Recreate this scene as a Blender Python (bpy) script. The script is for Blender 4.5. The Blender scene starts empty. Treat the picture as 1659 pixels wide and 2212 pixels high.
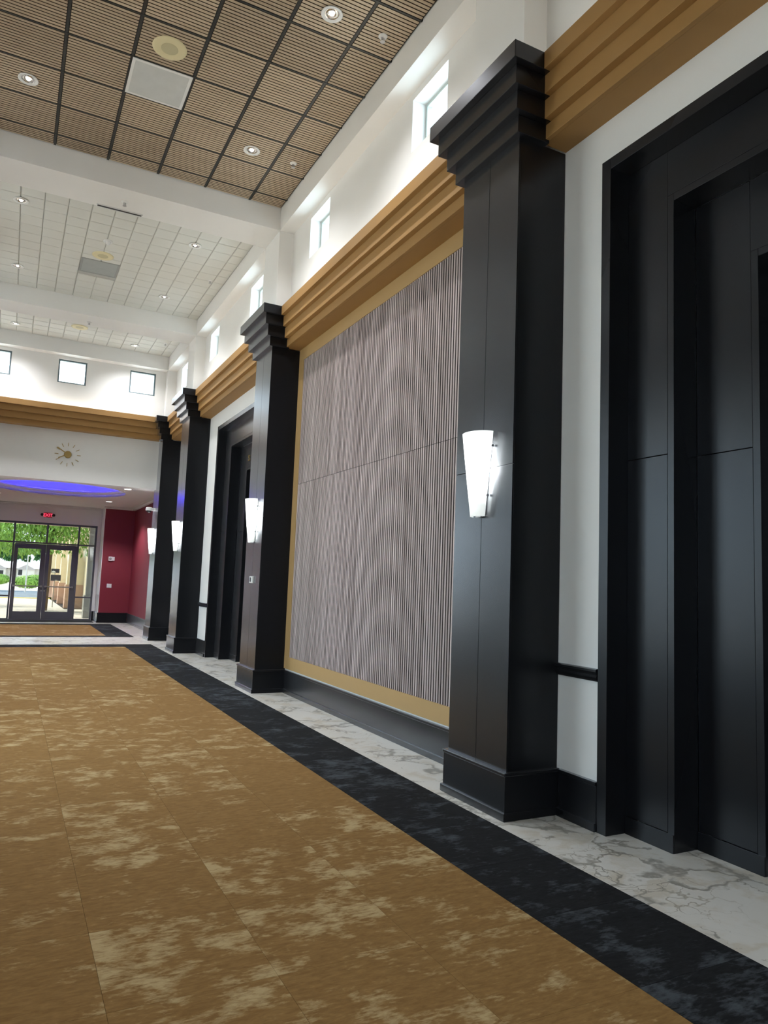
import bpy, math, random
from mathutils import Vector, Matrix
random.seed(7)
S = bpy.context.scene
COL = S.collection
PI = math.pi

# ------------------------------------------------------------------ camera
W, H, FPX = 1659, 2212, 1567.7
yaw, pitch, roll = math.radians(27.048), math.radians(5.702), math.radians(2.212)
f = Vector((math.sin(yaw)*math.cos(pitch), math.cos(yaw)*math.cos(pitch), math.sin(pitch)))
r0 = f.cross(Vector((0, 0, 1))).normalized(); u0 = r0.cross(f)
r = math.cos(roll)*r0 + math.sin(roll)*u0
u = -math.sin(roll)*r0 + math.cos(roll)*u0
cam = bpy.data.cameras.new('camera')
cam.sensor_fit = 'VERTICAL'; cam.sensor_height = 24.0
cam.lens = 24.0*FPX/H
cam.clip_start = 0.05; cam.clip_end = 2000
co = bpy.data.objects.new('camera', cam); COL.objects.link(co)
M = Matrix((r, u, -f)).transposed().to_4x4(); M.translation = Vector((0, 0, 1.4))
co.matrix_world = M
S.camera = co

# ------------------------------------------------------------------ world, sun, exposure
w = bpy.data.worlds.new('sky'); S.world = w; w.use_nodes = True
nt = w.node_tree; bg = nt.nodes['Background']
sk = nt.nodes.new('ShaderNodeTexSky'); sk.sky_type = 'HOSEK_WILKIE'; sk.turbidity = 4.0; sk.ground_albedo = 0.5
sk.sun_direction = Vector((-0.45, 0.35, 0.82)).normalized()
mx = nt.nodes.new('ShaderNodeMix'); mx.data_type = 'RGBA'; mx.inputs[0].default_value = 0.65
mx.inputs[7].default_value = (0.74, 0.88, 1.0, 1)          # thin bright overcast over the blue
nt.links.new(sk.outputs[0], mx.inputs[6]); nt.links.new(mx.outputs[2], bg.inputs[0])
bg.inputs[1].default_value = 2.8
sun = bpy.data.lights.new('sun', 'SUN'); sun.energy = 4.5; sun.angle = 0.01; sun.color = (1, 0.95, 0.87)
so = bpy.data.objects.new('sun', sun); COL.objects.link(so)
so.rotation_euler = Vector((-0.45, 0.35, 0.82)).to_track_quat('Z', 'Y').to_euler(); so.location = (-20, 40, 40)
S.view_settings.view_transform = 'Standard'; S.view_settings.look = 'None'
S.view_settings.gamma = 1; S.view_settings.use_curve_mapping = False
S.view_settings.exposure = 1.95

COVE = 2.3; DOWN = 50.0; BLUE = 1.7; SCONCE = 2.0

# ------------------------------------------------------------------ helpers
def lin(c):
    return tuple((x/255/12.92 if x/255 <= .04045 else ((x/255+.055)/1.055)**2.4) for x in c) + (1,)

def mat(name, rgb, rough=.6, metal=0, spec=.5, noise=None, bump=None, emit=None, linear=False, coat=0):
    m = bpy.data.materials.new(name); m.use_nodes = True
    n = m.node_tree.nodes; l = m.node_tree.links; b = n['Principled BSDF']
    c = rgb+(1,) if linear else lin(rgb)
    b.inputs['Base Color'].default_value = c
    b.inputs['Roughness'].default_value = rough; b.inputs['Metallic'].default_value = metal
    b.inputs['Specular IOR Level'].default_value = spec
    b.inputs['Coat Weight'].default_value = coat
    tc = n.new('ShaderNodeTexCoord')
    if noise:                                     # (scale, amount, stretch)
        mp = n.new('ShaderNodeMapping'); mp.inputs['Scale'].default_value = noise[2] if len(noise) > 2 else (1, 1, 1)
        ns = n.new('ShaderNodeTexNoise'); ns.inputs['Scale'].default_value = noise[0]; ns.inputs['Detail'].default_value = 5
        cr = n.new('ShaderNodeMapRange'); a = noise[1]
        cr.inputs['To Min'].default_value = 1-a; cr.inputs['To Max'].default_value = 1+a
        mm = n.new('ShaderNodeMix'); mm.data_type = 'RGBA'; mm.blend_type = 'MULTIPLY'; mm.inputs[0].default_value = 1
        mm.inputs[6].default_value = c
        l.new(tc.outputs['Object'], mp.inputs[0]); l.new(mp.outputs[0], ns.inputs[0]); l.new(ns.outputs[0], cr.inputs[0])
        l.new(cr.outputs[0], mm.inputs[7]); l.new(mm.outputs[2], b.inputs['Base Color'])
    if bump:
        nb = n.new('ShaderNodeTexNoise'); nb.inputs['Scale'].default_value = bump[0]; nb.inputs['Detail'].default_value = 3
        bp = n.new('ShaderNodeBump'); bp.inputs['Strength'].default_value = bump[1]; bp.inputs['Distance'].default_value = .002
        l.new(tc.outputs['Object'], nb.inputs[0]); l.new(nb.outputs[0], bp.inputs['Height']); l.new(bp.outputs[0], b.inputs['Normal'])
    if emit:
        b.inputs['Emission Color'].default_value = emit[0]+(1,); b.inputs['Emission Strength'].default_value = emit[1]
    return m

class MB:
    def __init__(s): s.v = []; s.f = []
    def box(s, x0, x1, y0, y1, z0, z1):
        k = len(s.v)
        s.v += [(x0,y0,z0),(x1,y0,z0),(x1,y1,z0),(x0,y1,z0),(x0,y0,z1),(x1,y0,z1),(x1,y1,z1),(x0,y1,z1)]
        s.f += [(k,k+3,k+2,k+1),(k+4,k+5,k+6,k+7),(k,k+1,k+5,k+4),(k+1,k+2,k+6,k+5),(k+2,k+3,k+7,k+6),(k+3,k,k+4,k+7)]
        return s
    def poly(s, pts):
        k = len(s.v); s.v += [tuple(p) for p in pts]; s.f.append(tuple(range(k, k+len(pts)))); return s
    def prism(s, prof, axis, a, b):
        """profile extruded along axis; prof in the two other axes"""
        k = len(s.v); n = len(prof)
        def mk(p, t):
            return (t, p[0], p[1]) if axis == 'x' else ((p[0], t, p[1]) if axis == 'y' else (p[0], p[1], t))
        s.v += [mk(p, a) for p in prof]+[mk(p, b) for p in prof]
        s.f += [tuple(range(k, k+n)), tuple(range(k+2*n-1, k+n-1, -1))]
        for i in range(n):
            j = (i+1) % n; s.f.append((k+i, k+j, k+n+j, k+n+i))
        return s
    def lathe(s, prof, c, n=24, axis='z', a0=0, a1=2*PI):
        k = len(s.v); closed = abs(a1-a0-2*PI) < 1e-6; m = n if closed else n+1
        for i in range(m):
            t = a0+(a1-a0)*i/n; ct, st = math.cos(t), math.sin(t)
            for (rr, h) in prof:
                if axis == 'z': p = (c[0]+rr*ct, c[1]+rr*st, c[2]+h)
                elif axis == 'x': p = (c[0]+h, c[1]+rr*ct, c[2]+rr*st)
                else: p = (c[0]+rr*ct, c[1]+h, c[2]+rr*st)
                s.v.append(p)
        q = len(prof)
        for i in range(n):
            j = (i+1) % m
            for t in range(q-1): s.f.append((k+i*q+t, k+j*q+t, k+j*q+t+1, k+i*q+t+1))
        return s
    def tube(s, p, q, ra, rb=None, n=8):
        rb = ra if rb is None else rb
        p, q = Vector(p), Vector(q); d = (q-p).normalized()
        a = d.orthogonal().normalized(); b = d.cross(a); k = len(s.v)
        for c, rr in ((p, ra), (q, rb)):
            for i in range(n):
                t = 2*PI*i/n; s.v.append(tuple(c+rr*(math.cos(t)*a+math.sin(t)*b)))
        for i in range(n):
            j = (i+1) % n; s.f.append((k+i, k+j, k+n+j, k+n+i))
        s.f += [tuple(range(k+n-1, k-1, -1)), tuple(range(k+n, k+2*n))]
        return s

def wloc(o):
    v = Vector((0, 0, 0))
    while o: v += o.location; o = o.parent
    return v

def build(name, mb, m, parent=None, local=False, bevel=0, smooth=False, at=None, **props):
    """one mesh object; world coordinates unless local; origin at the parent's (or at `at`)"""
    me = bpy.data.meshes.new(name)
    off = Vector((0, 0, 0)) if local else wloc(parent)
    o_at = Vector(at) if at else Vector((0, 0, 0))
    me.from_pydata([tuple(Vector(v)-off-(o_at if at else Vector())) for v in mb.v], [], mb.f)
    import bmesh
    bm = bmesh.new(); bm.from_mesh(me); bmesh.ops.recalc_face_normals(bm, faces=bm.faces); bm.to_mesh(me); bm.free()
    me.materials.append(m)
    if smooth:
        for p in me.polygons: p.use_smooth = True
    o = bpy.data.objects.new(name, me); COL.objects.link(o); o.parent = parent
    if at: o.location = o_at
    if bevel:
        md = o.modifiers.new('bevel', 'BEVEL'); md.width = bevel; md.segments = 2; md.limit_method = 'ANGLE'
    for k, v in props.items(): o[k] = v
    return o

def thing(name, label, cat, loc=(0, 0, 0), group=None, kind=None):
    o = bpy.data.objects.new(name, None); COL.objects.link(o); o.location = loc; o.empty_display_size = .1
    if label: o['label'] = label
    if cat: o['category'] = cat
    if group: o['group'] = group
    if kind: o['kind'] = kind
    return o

def tag(o, label, cat, group=None):
    o['label'] = label; o['category'] = cat
    if group: o['group'] = group
    return o

def copy_tree(o, loc=None, label=None, parent=None):
    c = o.copy(); COL.objects.link(c); c.parent = parent
    if loc is not None: c.location = loc
    if label: c['label'] = label
    for ch in list(o.children): copy_tree(ch, None, None, c)
    return c

def inst(src, name, parent, loc):
    c = src.copy(); c.name = name; COL.objects.link(c); c.parent = parent; c.location = loc
    return c

def B(*a): return MB().box(*a)

# ------------------------------------------------------------------ materials
white = mat('white_wall_paint', (229, 228, 226), .75, noise=(3, .02), bump=(260, .12))
warmwhite = mat('ceiling_white', (222, 221, 217), .85, noise=(40, .03))
def satin_black():
    m = bpy.data.materials.new('black_satin_paint'); m.use_nodes = True; n = m.node_tree.nodes; l = m.node_tree.links
    b = n['Principled BSDF']; b.inputs['Base Color'].default_value = lin((15, 16, 20)); b.inputs['Roughness'].default_value = .6; b.inputs['Specular IOR Level'].default_value = .1
    gl = n.new('ShaderNodeBsdfGlossy'); gl.inputs['Roughness'].default_value = .27; gl.inputs[0].default_value = (.93, .95, 1, 1)
    tc = n.new('ShaderNodeTexCoord'); nb = n.new('ShaderNodeTexNoise'); nb.inputs['Scale'].default_value = 160
    bp = n.new('ShaderNodeBump'); bp.inputs['Strength'].default_value = .06; bp.inputs['Distance'].default_value = .002
    l.new(tc.outputs['Object'], nb.inputs[0]); l.new(nb.outputs[0], bp.inputs['Height']); l.new(bp.outputs[0], gl.inputs['Normal'])
    lw = n.new('ShaderNodeLayerWeight'); lw.inputs['Blend'].default_value = .5        # satin sheen: strong at a grazing view
    pw = n.new('ShaderNodeMath'); pw.operation = 'POWER'; pw.inputs[1].default_value = 3.2; l.new(lw.outputs['Facing'], pw.inputs[0])
    ma = n.new('ShaderNodeMath'); ma.operation = 'MULTIPLY_ADD'; ma.inputs[1].default_value = 1.05; ma.inputs[2].default_value = .014; ma.use_clamp = True; l.new(pw.outputs[0], ma.inputs[0])
    mx = n.new('ShaderNodeMixShader'); l.new(ma.outputs[0], mx.inputs[0]); l.new(b.outputs[0], mx.inputs[1]); l.new(gl.outputs[0], mx.inputs[2])
    l.new(mx.outputs[0], n['Material Output'].inputs[0]); return m
black = satin_black()
blackgap = mat('black_felt', (12, 11, 11), .95)
gold = mat('gold_ochre_paint', (160, 121, 70), .62, noise=(5, .04), bump=(200, .06))
goldframe = mat('gold_frame_paint', (172, 140, 92), .55, noise=(5, .03))
burgundy = mat('burgundy_paint', (128, 35, 52), .6, noise=(2, .05), bump=(120, .15))
steel = mat('brushed_steel', (180, 180, 182), .3, metal=1)
chrome = mat('bright_reflector', (225, 225, 222), .18, metal=1)
whiteplastic = mat('white_plastic', (222, 222, 220), .45)
greygrille = mat('grey_grille', (150, 152, 150), .8, noise=(300, .15))
cream = mat('cream_speaker', (215, 205, 165), .6)
creamg = mat('cream_grille', (188, 180, 145), .8, noise=(500, .1))
brass = mat('brushed_brass', (176, 150, 96), .4, metal=.6)
alum = mat('grey_painted_aluminium', (92, 93, 100), .45, metal=.2)
winframe = mat('window_frame_grey', (95, 112, 118), .5)
winpale = mat('pale_window_frame', (196, 206, 202), .5)
darkplastic = mat('dark_plastic', (30, 30, 32), .4)
tilem = mat('acoustic_tile', (208, 208, 202), .9, noise=(220, .05), bump=(500, .3))
gridw = mat('ceiling_grid_white', (175, 175, 170), .7)
tbar = mat('black_ceiling_grid', (40, 42, 40), .4)

def glass(name, tint=(1, 1, 1), refl=.06):
    m = bpy.data.materials.new(name); m.use_nodes = True; n = m.node_tree.nodes; l = m.node_tree.links
    n.clear(); out = n.new('ShaderNodeOutputMaterial'); t = n.new('ShaderNodeBsdfTransparent'); g = n.new('ShaderNodeBsdfGlossy')
    t.inputs[0].default_value = tint+(1,); g.inputs['Roughness'].default_value = .02
    lw = n.new('ShaderNodeLayerWeight'); p5 = n.new('ShaderNodeMath'); p5.operation = 'POWER'; p5.inputs[1].default_value = 5
    fr = n.new('ShaderNodeMath'); fr.operation = 'MULTIPLY_ADD'; fr.inputs[1].default_value = .9; fr.inputs[2].default_value = .04
    l.new(lw.outputs['Facing'], p5.inputs[0]); l.new(p5.outputs[0], fr.inputs[0])
    mx = n.new('ShaderNodeMixShader'); l.new(fr.outputs[0], mx.inputs[0]); l.new(t.outputs[0], mx.inputs[1]); l.new(g.outputs[0], mx.inputs[2])
    l.new(mx.outputs[0], out.inputs[0]); return m
clear = glass('clear_glass', (.94, .97, .96))
tinted = glass('outdoor_dimming_glass', (.52, .53, .52))  # tint added to dim the bright outdoors behind the doors

def emission(name, rgb, s):
    m = bpy.data.materials.new(name); m.use_nodes = True; n = m.node_tree.nodes
    b = n['Principled BSDF']; b.inputs['Base Color'].default_value = rgb+(1,)
    b.inputs['Emission Color'].default_value = rgb+(1,); b.inputs['Emission Strength'].default_value = s
    return m
coveled = emission('warm_cove_led', (1, .97, .88), COVE)
blueled = emission('blue_cove_led', (.014, .010, 1.0), BLUE*4)
lampem = emission('downlight_lamp', (1, .97, .92), .4)
canlamp = emission('bright_can_lamp', (1, .97, .95), 1.5)

def marble_mat():
    """white marble: a few long warped veins of uneven width, beige clouds"""
    m = bpy.data.materials.new('veined_marble'); m.use_nodes = True; n = m.node_tree.nodes; l = m.node_tree.links
    b = n['Principled BSDF']; b.inputs['Roughness'].default_value = .32
    g = n.new('ShaderNodeNewGeometry')
    def N(scale, detail, src=None, rough=.55):
        q = n.new('ShaderNodeTexNoise'); q.inputs['Scale'].default_value = scale; q.inputs['Detail'].default_value = detail; q.inputs['Roughness'].default_value = rough
        l.new(src or g.outputs['Position'], q.inputs[0]); return q
    def MR(src, a, b_, c=0, d=1):
        q = n.new('ShaderNodeMapRange'); q.interpolation_type = 'SMOOTHSTEP'
        for k, v in zip(('From Min', 'From Max', 'To Min', 'To Max'), (a, b_, c, d)): q.inputs[k].default_value = v
        l.new(src, q.inputs[0]); return q.outputs[0]
    def warp(amount, src):
        q = n.new('ShaderNodeMix'); q.data_type = 'RGBA'; q.blend_type = 'LINEAR_LIGHT'; q.inputs[0].default_value = amount
        l.new(g.outputs['Position'], q.inputs[6]); l.new(src, q.inputs[7]); return q.outputs[2]
    w1 = warp(.35, N(2.6, 5).outputs['Color'])
    def veins(scale, wlo, whi, src):
        vo = n.new('ShaderNodeTexVoronoi'); vo.feature = 'DISTANCE_TO_EDGE'; vo.inputs['Scale'].default_value = scale; l.new(src, vo.inputs[0])
        wd = MR(N(3.1, 4, src).outputs[0], .40, .66, wlo, whi)
        dv = n.new('ShaderNodeMath'); dv.operation = 'DIVIDE'; l.new(vo.outputs['Distance'], dv.inputs[0]); l.new(wd, dv.inputs[1])
        return MR(dv.outputs[0], 0, 1, 1, 0)
    v1 = veins(2.3, .002, .13, w1); v2 = veins(5.2, .001, .05, warp(.5, N(1.4, 5).outputs['Color']))
    mask = MR(N(1.3, 2).outputs[0], .42, .60)
    def mul(a, k):
        q = n.new('ShaderNodeMath'); q.operation = 'MULTIPLY'; l.new(a, q.inputs[0])
        if isinstance(k, float): q.inputs[1].default_value = k
        else: l.new(k, q.inputs[1])
        return q.outputs[0]
    def mix(fac, base, col):
        q = n.new('ShaderNodeMix'); q.data_type = 'RGBA'; l.new(fac, q.inputs[0]); q.inputs[7].default_value = lin(col)
        if isinstance(base, tuple): q.inputs[6].default_value = lin(base)
        else: l.new(base, q.inputs[6])
        return q.outputs[2]
    c = mix(mul(MR(N(4, 6, w1).outputs[0], .48, .66), .7), (203, 202, 197), (186, 178, 162))
    c = mix(mul(v1, .9), c, (132, 129, 121)); c = mix(mul(mul(v2, mask), .75), c, (140, 134, 120))
    l.new(c, b.inputs['Base Color'])
    return m
marble = marble_mat()

def carpet_mat(name, base, base2, patch, thr, amt):
    """streaky woven tile; each tile (object) gets its own slice of the pattern"""
    m = bpy.data.materials.new(name); m.use_nodes = True; n = m.node_tree.nodes; l = m.node_tree.links
    b = n['Principled BSDF']; b.inputs['Roughness'].default_value = .95; b.inputs['Specular IOR Level'].default_value = .15
    tc = n.new('ShaderNodeTexCoord'); oi = n.new('ShaderNodeObjectInfo')
    def noise(scale, stretch, detail, woff, dist=0):
        mp = n.new('ShaderNodeMapping'); mp.inputs['Scale'].default_value = stretch
        ns = n.new('ShaderNodeTexNoise'); ns.noise_dimensions = '4D'; ns.inputs['Scale'].default_value = scale
        ns.inputs['Detail'].default_value = detail; ns.inputs['Distortion'].default_value = dist; ns.inputs['Roughness'].default_value = .62
        k = n.new('ShaderNodeMath'); k.operation = 'MULTIPLY_ADD'; k.inputs[1].default_value = 53.; k.inputs[2].default_value = woff
        l.new(oi.outputs['Random'], k.inputs[0]); l.new(k.outputs[0], ns.inputs['W'])
        l.new(tc.outputs['Object'], mp.inputs[0]); l.new(mp.outputs[0], ns.inputs[0]); return ns
    big = noise(5.0, (1, 1.3, 1), 3, 0, .4); fine = noise(30, (.55, 1.9, 1), 5, 3, .6); thread = noise(150, (.25, 1.2, 1), 3, 9)
    s = n.new('ShaderNodeMath'); s.operation = 'MULTIPLY_ADD'; s.inputs[1].default_value = .52; l.new(fine.outputs[0], s.inputs[0]); l.new(big.outputs[0], s.inputs[2])
    tr = n.new('ShaderNodeMapRange'); tr.inputs['To Min'].default_value = -.075; tr.inputs['To Max'].default_value = .06; l.new(oi.outputs['Random'], tr.inputs[0])
    s2 = n.new('ShaderNodeMath'); s2.operation = 'ADD'; l.new(s.outputs[0], s2.inputs[0]); l.new(tr.outputs[0], s2.inputs[1])
    mr = n.new('ShaderNodeMapRange'); mr.inputs['From Min'].default_value = thr-.03; mr.inputs['From Max'].default_value = thr+.15; mr.inputs['To Max'].default_value = amt
    grain = noise(75, (.7, 1.3, 1), 3, 6)
    s3 = n.new('ShaderNodeMath'); s3.operation = 'MULTIPLY_ADD'; s3.inputs[1].default_value = .22; l.new(grain.outputs[0], s3.inputs[0]); l.new(s2.outputs[0], s3.inputs[2])
    s4 = n.new('ShaderNodeMath'); s4.operation = 'SUBTRACT'; s4.inputs[1].default_value = .11; l.new(s3.outputs[0], s4.inputs[0])
    l.new(s4.outputs[0], mr.inputs[0])
    cm = n.new('ShaderNodeMix'); cm.data_type = 'RGBA'; cm.inputs[6].default_value = lin(base); cm.inputs[7].default_value = lin(base2)
    fr = n.new('ShaderNodeMapRange'); fr.inputs['From Min'].default_value = .32; fr.inputs['From Max'].default_value = .68; l.new(fine.outputs[0], fr.inputs[0]); l.new(fr.outputs[0], cm.inputs[0])
    pm = n.new('ShaderNodeMix'); pm.data_type = 'RGBA'; pm.inputs[7].default_value = lin(patch); l.new(cm.outputs[2], pm.inputs[6]); l.new(mr.outputs[0], pm.inputs[0])
    th = n.new('ShaderNodeMapRange'); th.inputs['To Min'].default_value = .8; th.inputs['To Max'].default_value = 1.2; l.new(thread.outputs[0], th.inputs[0])
    fm = n.new('ShaderNodeMix'); fm.data_type = 'RGBA'; fm.blend_type = 'MULTIPLY'; fm.inputs[0].default_value = 1; l.new(pm.outputs[2], fm.inputs[6]); l.new(th.outputs[0], fm.inputs[7])
    l.new(fm.outputs[2], b.inputs['Base Color'])
    bp = n.new('ShaderNodeBump'); bp.inputs['Strength'].default_value = .4; bp.inputs['Distance'].default_value = .002
    l.new(thread.outputs[0], bp.inputs['Height']); l.new(bp.outputs[0], b.inputs['Normal'])
    return m
carpet_gold = carpet_mat('gold_carpet', (118, 89, 50), (138, 108, 66), (180, 160, 120), .83, .8)
carpet_black = carpet_mat('charcoal_carpet', (20, 21, 23), (32, 33, 36), (74, 80, 86), .80, .7)

def wood_mat(name, a, bcol, stretch, var, rough=.6):
    m = bpy.data.materials.new(name); m.use_nodes = True; n = m.node_tree.nodes; l = m.node_tree.links
    b = n['Principled BSDF']; b.inputs['Roughness'].default_value = rough
    g = n.new('ShaderNodeNewGeometry'); oi = n.new('ShaderNodeObjectInfo')
    mp = n.new('ShaderNodeMapping'); mp.inputs['Scale'].default_value = stretch
    ns = n.new('ShaderNodeTexNoise'); ns.inputs['Scale'].default_value = 1; ns.inputs['Detail'].default_value = 5; ns.inputs['Roughness'].default_value = .6
    l.new(g.outputs['Position'], mp.inputs[0]); l.new(mp.outputs[0], ns.inputs[0])
    k = n.new('ShaderNodeMath'); k.operation = 'MULTIPLY_ADD'; k.inputs[1].default_value = var; l.new(oi.outputs['Random'], k.inputs[0]); l.new(ns.outputs[0], k.inputs[2])
    mr = n.new('ShaderNodeMapRange'); mr.inputs['From Min'].default_value = .35; mr.inputs['From Max'].default_value = .65+var; l.new(k.outputs[0], mr.inputs[0])
    cm = n.new('ShaderNodeMix'); cm.data_type = 'RGBA'; cm.inputs[6].default_value = lin(a); cm.inputs[7].default_value = lin(bcol)
    l.new(mr.outputs[0], cm.inputs[0]); l.new(cm.outputs[2], b.inputs['Base Color'])
    return m
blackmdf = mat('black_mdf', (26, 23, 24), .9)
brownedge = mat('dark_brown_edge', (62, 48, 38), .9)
slatwood = wood_mat('grey_walnut_slat', (134, 118, 115), (198, 182, 180), (60, 45, 1.6), .35)
ceilwood = wood_mat('brown_walnut_slat', (152, 134, 112), (198, 180, 154), (2.2, 40, 10), .3)

# ------------------------------------------------------------------ main dimensions
XS = 2.806; XW = 3.207; XU = 3.02; XP = 2.825          # pilaster face, lower wall, clerestory wall, pier / bulkhead face
CX = 0.91                                             # hall centre line
def mir(x): return 2*CX-x
ZC = 6.30; ZS = 6.00; ZK = 4.43                        # ceiling, bulkhead soffit, cornice underside
PY = [3.714, 8.868, 13.716, 16.43]; PD = .662          # pilaster near faces, depth
YB = -9.0                                             # end of the hall behind the camera
YF = 16.85; YFU = 16.66; YV = 23.25                     # far header wall, far clerestory wall, storefront

# ------------------------------------------------------------------ floor and shell
build('floor', B(-1.7, 4.2, YB, 24.2, -.12, 0), marble, kind='structure')

# right wall below the cornice, with the two portal openings
PORT = [(13.04, 10.2), (3.34, .5)]
mb = MB()
segs = [(YB, .5), (3.34, 10.2), (13.04, 17.13)]
for a, b in segs: mb.box(XW, 3.45, a, b, 0, ZK+.03)
for b, a in PORT: mb.box(XW, 3.45, a, b, 4.15, ZK+.03)
build('wall_right', mb, white, kind='structure')
# clerestory walls with window openings; windows every 2.56 m
WZ = (5.41, 5.93); WW = .62
WY = [15.26, 12.70, 10.16, 7.62, 5.02, -1.5, -4.06]
def clerestory(x0, x1, name):
    mb = MB(); ys = sorted(WY); cur = YB
    mb.box(x0, x1, YB, YFU, ZK+.03, WZ[0]); mb.box(x0, x1, YB, YFU, WZ[1], ZC+.1)
    for y in ys: mb.box(x0, x1, cur, y, *WZ); cur = y+WW
    mb.box(x0, x1, cur, YFU, *WZ)
    return build(name, mb, white, kind='structure')
clerestory(XU, XU+.30, 'wall_right')
clerestory(mir(XU+.30), mir(XU), 'wall_left')
LWY, LWZ = ((-1.4, 1.0), (5.2, 8.0), (10.3, 13.1)), (.6, 4.1)       # unseen left-wall openings; middle inferred from panel sheen, outer two added as daylight fill
mb = MB(); cur = YB
for a, b in LWY:
    mb.box(mir(3.45), mir(XW), cur, a, 0, ZK+.03).box(mir(3.45), mir(XW), a, b, 0, LWZ[0]).box(mir(3.45), mir(XW), a, b, LWZ[1], ZK+.03); cur = b
mb.box(mir(3.45), mir(XW), cur, 17.13, 0, ZK+.03)
build('wall_left', mb, white, kind='structure')
n_win = 0
def window_side(x0, x1, y, far=False):
    """small square clerestory window: frame and pane"""
    global n_win; n_win += 1
    t = thing('window_%d' % n_win, None, None, ((x0+x1)/2, y+WW/2, WZ[0]), kind='structure')
    fr = MB(); w = .03; z0, z1 = WZ
    fr.box(x0, x1, y, y+w, z0, z1).box(x0, x1, y+WW-w, y+WW, z0, z1).box(x0, x1, y+w, y+WW-w, z0, z0+w).box(x0, x1, y+w, y+WW-w, z1-w, z1)
    build('frame', fr, winpale, t)
    xm = (x0+x1)/2
    build('pane', B(xm-.004, xm+.004, y+w, y+WW-w, z0+w, z1-w), clear, t)
for y in WY: window_side(3.16, 3.24, y)
for la, lb in LWY:  # glazing of the unseen, partly added daylight openings
    n_win += 1
    t = thing('window_%d' % n_win, None, None, (mir(3.3), (la+lb)/2, LWZ[0]), kind='structure')
    fr = MB(); xa, xb = mir(3.35), mir(3.27)
    for k in range(4): yy = la+(lb-.06-la)*k/3; fr.box(xa, xb, yy, yy+.06, *LWZ)
    for zz in (LWZ[0], 2.9, LWZ[1]-.06): fr.box(xa, xb, la, lb, zz, zz+.06)
    build('frame', fr, alum, t); build('pane', B((xa+xb)/2-.004, (xa+xb)/2+.004, la+.06, lb-.06, LWZ[0]+.06, LWZ[1]-.06), clear, t)
for y in WY: window_side(mir(3.24), mir(3.16), y)

# bulkheads along both sides and the far end, beams, piers
n_trim = 0
def trim(mb, m, **k):
    global n_trim; n_trim += 1
    return build('trim_%d' % n_trim, mb, m, kind='structure', **k)
def side_bulkhead(a, b): trim(B(min(a, b), max(a, b), YB, YFU, ZS, ZC+.1), white)
side_bulkhead(XP, XU); side_bulkhead(mir(XP), mir(XU))
trim(B(mir(XP), XP, 16.45, YFU, ZS, ZC+.1), white)
BEAMS = [(3.714, 4.314), (8.868, 9.468), (13.716, 14.316), (-1.44, -.84), (-6.6, -6.0)]
for a, b in BEAMS: trim(B(mir(XP), XP, a, b, ZS, ZC+.1), white)
mb = MB(); mbl = MB()
for a, b in BEAMS + [(16.45, YFU)]:
    mb.box(XP, XU, a, b, 4.905, ZS); mbl.box(mir(XU), mir(XP), a, b, 4.905, ZS)
trim(mb, white); trim(mbl, white)

# far wall: header with the clock, clerestory with square windows
build('wall_far', MB().box(mir(XS), XS, YF, 17.13, 3.337, ZK+.03), white, kind='structure')
FW = [(-.865, -.305), (.59, 1.155), (2.045, 2.60)]; FZ = (5.42, 5.93)
mb = MB().box(mir(XU+.3), XU+.3, YFU, YFU+.39, ZK+.03, FZ[0]).box(mir(XU+.3), XU+.3, YFU, YFU+.39, FZ[1], ZC+.1)
cur = mir(XU+.3)
for a, b in FW: mb.box(cur, a, YFU, YFU+.39, *FZ); cur = b
mb.box(cur, XU+.3, YFU, YFU+.39, *FZ)
build('wall_far', mb, white, kind='structure')
for a, b in FW:
    n_win += 1
    t = thing('window_%d' % n_win, None, None, ((a+b)/2, YFU+.06, FZ[0]), kind='structure')
    fr = MB(); w_ = .03; y0, y1 = YFU+.03, YFU+.09
    fr.box(a, a+w_, y0, y1, *FZ).box(b-w_, b, y0, y1, *FZ).box(a+w_, b-w_, y0, y1, FZ[0], FZ[0]+w_).box(a+w_, b-w_, y0, y1, FZ[1]-w_, FZ[1])
    build('frame', fr, winframe, t)
    build('pane', B(a+w_, b-w_, y0+.025, y0+.033, FZ[0]+w_, FZ[1]-w_), clear, t)

# wall behind the camera
build('wall_back', B(mir(3.45), 3.45, YB-.2, YB, 0, ZC+.1), white, kind='structure')

# ------------------------------------------------------------------ ceiling
ceiling = build('ceiling', B(mir(3.45), 3.45, YB-.2, YFU+.39, ZC+.1, ZC+.3), warmwhite, kind='structure')
def gridlines(start, pitch, lo, hi):
    k = math.floor((lo-start)/pitch); out = [lo]; x = start+k*pitch
    while x < hi-1e-4:
        if x > lo+.02: out.append(x)
        x += pitch
    out.append(hi); return out
G = .578
GX = gridlines(2.39, G, mir(XP), XP)
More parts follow.
